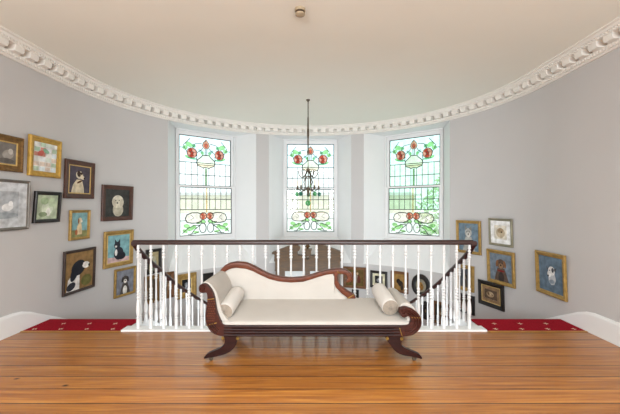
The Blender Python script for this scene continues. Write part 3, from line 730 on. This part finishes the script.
def picture(x0, x1, y0, y1, fr, label, art, bgc, mount=None, slip=False, fw=None, name='framed_picture', group=None, r=R-.004, shape='rect', lean=None):
    sh = {G1: -2, G2: 1}.get(group, 0); x0 += sh; x1 += sh
    a, b = hit(x0, r), hit(x1, r); mid = (a+b)/2; ax = (b-a).normalized(); d = mid.y; w = (b-a).length
    z1, z0 = CZ-(y0-VY)/F*d, CZ-(y1-VY)/F*d; h = z1-z0
    rz = math.atan2(ax.y, ax.x)
    if lean is None: lean = 2.2 if group != G3 else 0
    lean = math.radians(lean); nrm = Vector((ax.y, -ax.x, 0)); mid = mid+nrm*(h/2*math.sin(lean))
    root = thing(name, label, 'picture', (mid.x, mid.y, (z0+z1)/2), rz, group); root.rotation_euler = (lean, 0, rz)
    fm, fwd, th = FR[fr]; fwd = fw or fwd
    if w*.3 < fwd: fwd = w*.3
    if shape == 'round':
        n = 28; m = MB()
        ringp = [(1, 0), (1, -th*.6), (1-fwd*.8/w*2, -th), (1-fwd*1.4/w*2, -th*.6), (1-fwd*1.5/w*2, -.004)]
        m.grid([[(w/2*q*math.cos(2*PI*k/n), y, h/2*q*math.sin(2*PI*k/n)) for k in range(n)] for q, y in ringp], 0, True, False)
        m.build('frame', fm, root, off=(0, 0, 0), smooth=40)
        iw, ih = w*(1-fwd*1.5/w*2)+.004, h*(1-fwd*1.5/w*2)+.004
    else:
        m = MB(); ring(m, w, h, [(0, 0), (0, -th*.75), (fwd*.12, -th*.95), (fwd*.35, -th), (fwd*.55, -th*.72), (fwd*.85, -th*.62), (fwd, -th*.5), (fwd, -.003)])
        m.build('frame', fm, root, off=(0, 0, 0))
        iw, ih = w-2*fwd, h-2*fwd
    yb = -th*.3
    if slip:
        m = MB(); ring(m, iw, ih, [(0, -th*.42), (.004, -th*.55), (.014, -th*.42), (.014, -.003)]); m.build('inner_slip', M_slip, root, off=(0, 0, 0)); iw -= .026; ih -= .026
    if mount:
        q = .2*min(iw, ih); m = MB(); ring(m, iw+.004, ih+.004, [(0, yb-.004), (q, yb-.004), (q, yb-.001)]); m.build('mount', colm(mount), root, off=(0, 0, 0)); iw -= 2*q-.002; ih -= 2*q-.002
    m = MB(); cols = [bgc]; lay = yb
    if shape == 'round': m.face([(iw/2*math.cos(2*PI*k/28), lay, ih/2*math.sin(2*PI*k/28)) for k in range(28)], 0)
    else: m.face([(-iw/2, lay, -ih/2), (iw/2, lay, -ih/2), (iw/2, lay, ih/2), (-iw/2, lay, ih/2)], 0)
    for it in art:
        c = it[-1]
        if c not in cols: cols.append(c)
        if isinstance(it[0], list): poly = it[0]
        else: poly = ell(it[0], it[1], it[2], it[3], it[4] if len(it) > 5 else 0, 18)
        lay -= .0004
        m.face([((min(max(u, 0), 1)-.5)*iw, lay, (min(max(v, 0), 1)-.5)*ih) for u, v in poly], cols.index(c))
    m.build('canvas', [colm(c) for c in cols], root, off=(0, 0, 0))
    return root
def dog(body, ear, muz, cx=.5, cy=.62, s=1.0, chest=None, eye='1a120c', turn=0, perk=False):
    A = []
    A.append(([(cx-.3*s, 0), (cx-.24*s, .22), (cx-.15*s, cy-.15*s), (cx+.15*s, cy-.15*s), (cx+.25*s, .22), (cx+.32*s, 0)], body))
    if chest: A.append((cx, .14, .13*s, .2, 0, chest))
    A.append((cx, cy, .175*s, .165*s, 0, body))
    if perk:
        A.append(([(cx-.17*s, cy+.08*s), (cx-.16*s, cy+.27*s), (cx-.05*s, cy+.14*s)], ear)); A.append(([(cx+.17*s, cy+.08*s), (cx+.16*s, cy+.27*s), (cx+.05*s, cy+.14*s)], ear))
    else:
        A.append((cx-.165*s, cy+.0*s, .055*s, .13*s, -12, ear)); A.append((cx+.165*s, cy+.0*s, .055*s, .13*s, 12, ear))
    A.append((cx+turn*.06*s, cy-.075*s, .1*s, .09*s, 0, muz)); A.append((cx+turn*.09*s, cy-.05*s, .035*s, .028*s, 0, eye))
    A.append((cx-.065*s+turn*.04, cy+.035*s, .018*s, .018*s, 0, eye)); A.append((cx+.065*s+turn*.04, cy+.035*s, .018*s, .018*s, 0, eye))
    return A
G1, G2, G3 = 'pictures on the left wall', 'pictures on the right wall', 'pictures on the lower stair wall'
# left wall, upper group
picture(-12, 23, 135, 171, 'oldgold', 'grey animal picture in wide tarnished gold frame, cut off by left photo edge at top', [(.6, .45, .28, .22, 15, '9a948c'), (.72, .6, .12, .14, 0, 'b8b2aa'), (.5, .15, .4, .12, 0, '5f5a55')], '77726d', slip=True, group=G1)
pr_ = random.Random(5); patch = []  # coloured panes paint the window's reflection into the canvas
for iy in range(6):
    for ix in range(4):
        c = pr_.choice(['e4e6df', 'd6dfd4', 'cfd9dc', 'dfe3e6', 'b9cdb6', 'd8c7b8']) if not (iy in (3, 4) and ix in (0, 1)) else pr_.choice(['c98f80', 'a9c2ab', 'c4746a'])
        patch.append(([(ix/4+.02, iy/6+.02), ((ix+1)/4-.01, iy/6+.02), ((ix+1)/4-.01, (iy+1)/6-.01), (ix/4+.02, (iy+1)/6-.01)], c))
picture(28.5, 60.5, 138, 177, 'bright', 'picture in bright gold frame with painted-on window reflection, highest on the left wall', patch+[(.28, .62, .14, .09, 20, 'c2665a'), (.5, .72, .14, .07, -20, '8fb79a')], 'e9e7df', slip=False, group=G1)
picture(-25, 29, 179, 231, 'silver', 'large pale sketch of a white dog in thin grey frame at left photo edge', [(.62, .42, .2, .14, 10, 'd9d9d8'), (.72, .55, .08, .1, 0, 'ececea'), (.5, .12, .5, .12, 0, '9aa0a3')], 'aeb2b5', mount='c3c6c8', slip=False, group=G1)
picture(33.5, 60, 191.5, 222.5, 'black', 'small picture in plain black frame with a pale green reflection painted in', [(.5, .45, .28, .28, 0, 'cfd8c2'), (.35, .75, .2, .15, 0, '9fb48f'), (.7, .7, .18, .2, 0, 'b9c9a8'), (.55, .3, .12, .18, 0, 'e4e6da'), (.3, .2, .2, .1, 0, '8a9a78')], 'b4c0a4', fw=.04, group=G1, lean=4.5)  # pale greens put a reflection into the canvas colours
picture(65, 94.5, 161, 198.5, 'brown', 'white hound with dark eye patch facing right in dark brown frame', [([(.1, 0), (.18, .3), (.34, .5), (.6, .5), (.7, .2), (.72, 0)], 'cdbfa4'), (.47, .68, .17, .15, 0, 'd8ccb4'), (.6, .6, .13, .08, -20, 'd8ccb4'), (.44, .72, .09, .12, 10, '3b2c24'), (.57, .74, .05, .05, 0, '3b2c24'), (.71, .57, .04, .035, 0, '191310'), (.48, .42, .14, .04, 25, '5a3a22')], '4d4650', slip=True, group=G1)
picture(70, 90, 210, 239.5, 'gold', 'small seated hound on a blue sky in narrow gold frame', [([(0, 0), (1, 0), (1, .25), (0, .3)], '8a8a5c'), ([(.3, .1), (.35, .45), (.45, .6), (.62, .55), (.68, .1)], 'd2bb93'), (.52, .68, .12, .12, 0, 'd8c6a4'), (.43, .66, .05, .11, 0, '8b5b34'), (.62, .64, .06, .05, 0, 'e3d8c4'), (.3, .2, .08, .12, 0, 'a2603e')], '7fa5a8', fw=.035, group=G1)
picture(102.5, 133.5, 185.5, 220.5, 'brown', 'shaggy white terrier head on near black ground in brown frame', [(.52, .25, .22, .25, 0, 'b5ae9a'), (.5, .55, .24, .24, 0, 'cfc8b4'), (.36, .5, .08, .16, 10, 'bdb5a0'), (.66, .5, .08, .16, -10, 'bdb5a0'), (.48, .5, .035, .03, 0, '1b1713'), (.41, .6, .022, .022, 0, '1b1713'), (.55, .6, .022, .022, 0, '1b1713')], '3a3b38', slip=False, group=G1)
picture(63.5, 95.5, 249, 291.5, 'dark', 'black and white spaniel head facing right on brown in thin dark frame', [([(.05, 0), (.1, .3), (.3, .5), (.5, .4), (.5, 0)], 'd9d6d0'), (.45, .58, .26, .2, 20, '23252c'), (.32, .48, .12, .26, -25, '1f222a'), (.72, .62, .14, .09, -5, 'e4e0da'), (.84, .6, .035, .04, 0, '15120f'), (.58, .66, .03, .03, 0, '0f0d0b'), (.2, .12, .16, .1, 20, '33343a'), (.75, .2, .2, .15, 0, '6d6a3a')], '8b6d45', group=G1)
picture(104.5, 133.8, 230.5, 266, 'gold', 'black and white cat sitting on pale teal in gold frame near the banister end', [([(0, 0), (1, 0), (1, .16), (0, .2)], 'c7a9a6'), (.5, .32, .22, .24, 0, '2b2d35'), (.62, .22, .2, .14, 0, '24262e'), (.42, .62, .14, .13, 0, '2b2d35'), ([(.3, .68), (.31, .86), (.41, .73)], '2b2d35'), ([(.54, .68), (.54, .86), (.44, .73)], '2b2d35'), (.37, .36, .06, .12, 0, 'e1ddd8'), (.36, .58, .05, .04, 0, 'd9d4ce')], '7aa4a8', fw=.05, slip=True, group=G1)
picture(115.3, 136.5, 267.5, 295.5, 'gold', 'small black and white spaniel on grey in narrow gold frame just left of the banister', dog('4a4440', '2e2a28', 'ded8d0', .5, .6, .95, chest='e6e1da'), '7d7f88', fw=.035, group=G1)
# lower stair wall, left
picture(145.5, 160.8, 249, 273.5, 'black', 'grey-green dog picture in black frame behind the left stair handrail, topmost there', [(.5, .4, .3, .22, 0, '8d948c'), (.5, .62, .2, .16, 0, 'a9a28c'), (.4, .4, .08, .1, 0, '3c3f42'), (.5, .1, .4, .1, 0, '6c7263')], 'a39672', fw=.05, group=G3)
picture(144, 158.5, 275.5, 303, 'oldgold', 'narrow picture in tarnished gold frame low behind the left stair balusters', dog('6b5a48', '3f3126', 'b09a80', .5, .6), '4a4136', group=G3)
picture(162.5, 173.5, 272, 298, 'wood', 'small narrow brown framed picture behind the left stair handrail beside the gold one', dog('7a5a3e', '4a3424', 'b89a78', .5, .6), '5b4a3a', group=G3)
picture(176, 196, 273.5, 297.5, 'gold', 'grey dog head on black in wide gold frame left of the chaise longue scroll', dog('8b9096', '5d6166', 'b9bcc0', .5, .58, 1.0), '191a1c', fw=.09, slip=True, group=G3)
picture(202, 214, 273, 291, 'black', 'dark framed picture half hidden behind the left scroll of the chaise longue', dog('5a4a3a', '3a2e24', '9a8a74', .5, .6), '2b2622', group=G3)
# lower stair wall, right of the cabinet
picture(343.5, 366, 267, 288, 'wood', 'brown horse and figure picture in carved wooden frame right of the cabinet', [(.3, .45, .18, .25, 0, '6b3a1c'), (.36, .7, .1, .14, -30, '7a4724'), (.62, .45, .08, .26, 0, '8a7a6a'), (.66, .76, .06, .08, 0, 'b39878'), (.74, .35, .1, .3, 0, '5a2c1a'), (.5, .1, .5, .1, 0, '5c4a1e')], '5e4a22', fw=.05, group=G3)
picture(370.5, 387.5, 271, 288, 'black', 'pale mounted etching in wide black frame above the right bolster', [(.5, .4, .3, .25, 0, '77777a'), (.55, .55, .16, .16, 0, 'b8b6b0')], '232323', mount='c9c4a8', fw=.05, group=G3)
picture(391, 408.5, 271.5, 292.5, 'wood', 'black dog on tan ground in brown frame right of the etching', [(.42, .55, .16, .16, 20, '241a14'), (.58, .42, .22, .18, -20, '2a2018'), (.7, .2, .12, .2, 0, '3a2b1e')], '94713e', fw=.05, slip=False, group=G3)
picture(412, 430.5, 274, 297, 'black', 'round black framed dog picture behind the right stair handrail', [(.5, .5, .46, .46, 0, '8c8674'), (.52, .42, .24, .28, 10, '8a6230'), (.5, .62, .16, .15, 0, '9c7238'), (.56, .55, .05, .05, 0, '1c140e')], '8c8674', fw=.055, shape='round', group=G3)
picture(421, 431, 301, 319.5, 'black', 'small dark oval frame low behind the right stair balusters', [(.5, .45, .2, .25, 0, '6a5a48')], '2d2722', fw=.04, shape='round', group=G3)
picture(433, 449, 302, 324, 'wood', 'low brown framed picture behind the right stair balusters beside the oval', dog('6b5038', '3e2c1e', 'a98c68', .5, .58), '43382c', group=G3)
picture(352, 359, 289.5, 304, 'black', 'dark narrow frame below the horse picture behind the chaise longue', [(.5, .5, .25, .3, 0, '6a5a40')], '2a2620', fw=.03, group=G3)
picture(457.5, 474.5, 265, 290.5, 'gold', 'gold framed dark dog picture directly behind the right end of the banister', dog('4a4038', '2c2622', '8e7e6a', .45, .58), '4c4f54', fw=.06, group=G3)
picture(456.5, 475, 294, 312.5, 'black', 'lowest dark framed picture at the right end of the banister', dog('7a5a40', '4a3424', 'b09070', .4, .55), '3d3128', fw=.045, group=G3)
# right wall
picture(456.5, 480.8, 220.5, 253.5, 'gold', 'grey dog looking up on blue in gold frame, above the right end of the banister', dog('a5a49e', '77756f', 'c9c6bf', .5, .66, 1.0, perk=True), '6a7d8a', fw=.045, slip=False, group=G2)
picture(489, 512.5, 218.5, 246, 'olive', 'small sepia dog sketch with wide white mount in grey-green frame', [(.5, .45, .36, .36, 0, 'b8a88e'), (.5, .62, .22, .2, 0, 'a08a6c'), (.58, .52, .06, .06, 0, '3a2e22'), (.42, .66, .03, .03, 0, '3a2e22')], 'd9d2c2', mount='eeece6', group=G2)
picture(487.5, 515, 250.5, 284.5, 'gold', 'brown terrier wearing collar on grey blue in gold frame, middle of the right group', dog('5c4a3e', '80583a', '8a6c50', .52, .64, 1.05, chest='3c3430')+[(.52, .38, .17, .035, 0, '7a2320')], '6f7b86', fw=.05, group=G2)
picture(478.5, 504, 282, 307, 'black', 'small sepia dog head with gilt slip in black frame, lowest on the right wall', [(.45, .5, .3, .3, 0, '9c8467'), (.5, .6, .2, .18, 0, 'b59f80'), (.6, .5, .06, .05, 0, '2b2018'), (.32, .55, .08, .18, 10, '6f573e')], '5c4a3c', mount='8a6f52', fw=.06, slip=True, group=G2)
picture(537, 567, 252.5, 296, 'gold', 'white and black terrier head on blue in gold frame, alone on the right', [([(.42, .3), (.40, .5), (.5, .62), (.66, .58), (.72, .36), (.64, .22), (.52, .2)], 'b9bcbf'), (.55, .6, .14, .13, 0, 'dedcd8'), ([(.42, .64), (.33, .73), (.36, .6)], '55565c'), ([(.64, .66), (.76, .72), (.7, .58)], '45464c'), (.6, .63, .05, .07, 0, '4a4a50'), (.45, .5, .075, .09, 15, 'e6e4e0'), (.41, .45, .035, .03, 0, '2a2a2e'), (.48, .61, .018, .018, 0, '222226'), (.55, .3, .12, .06, 10, '8c98a2')], '5f7282', fw=.05, group=G2)

# ------------------------------------------------------------------ garden outside the windows
m = MB(); m.box((-40, 8.2, -3.3), (40, 60, -3.2)); struct(m.build('bounce_gravel_court', mat('pale_bounce_gravel', 'e2e2dd', .9, var=.15, scale=3)))  # pale gravel put in as a reflector, bouncing light up to the ceiling
hs = thing('garden_building', 'cream rendered building with shallow pale roof seen through the stained glass windows', 'building', (-2, 26, -3.2))
m = MB(); m.box((-16, 25.9, -3.2), (8, 26, .7)); m.build('plinth', mat('white_render', 'eeede8', .9, var=.04, scale=.6), hs)
m = MB(); m.box((-16, 26, -3.2), (8, 32, 2.1)); m.build('wall', mat('cream_render', 'e2d6ba', .9, var=.08, scale=.6), hs)
m = MB(); m.grid([[(x, 25.6, 2.1), (x, 29, 2.45), (x, 32.4, 2.1)] for x in (-16.4, 8.4)], 0, True, True); m.build('roof', mat('pale_slate_roof', 'b9b4ae', .8, var=.15, scale=2), hs)
def leafy(x, y, z, r, h, label):
    root = thing('garden_tree', label, 'tree', (x, y, -3.2), group='trees outside the right-hand window'); m = MB()
    m.tube([(x, y, -3.2), (x+.1, y, z-h*.4)], [.25, .15], 8); m.build('trunk', mat('tree_bark', '6a5a48', .9, var=.3), root)
    m = MB(); rnd = random.Random(x*7+y)
    for k in range(1400):
        a, b, q = rnd.random()*2*PI, math.acos(2*rnd.random()-1), .55+.45*rnd.random()**.5
        c = Vector((x+r*q*math.sin(b)*math.cos(a), y+r*q*math.sin(b)*math.sin(a), z+h*q*math.cos(b)))
        u = Vector((rnd.uniform(-1, 1), rnd.uniform(-1, 1), rnd.uniform(-1, 1))).normalized(); w = u.orthogonal().normalized(); s_ = .16
        m.face([c-u*s_, c+w*s_*.5, c+u*s_, c-w*s_*.5])
    m.build('foliage', mat('pale_green_leaves', '9dbf78', .7, var=.3, scale=2), root)
leafy(7.5, 17, .5, 2.2, 2.6, 'pale green leafy tree outside the right-hand window')
leafy(13.0, 20.5, 1.2, 2.4, 3.0, 'taller green tree further right outside the right-hand window')

for o in list(bpy.data.objects):
    if '_o' in o: del o['_o']
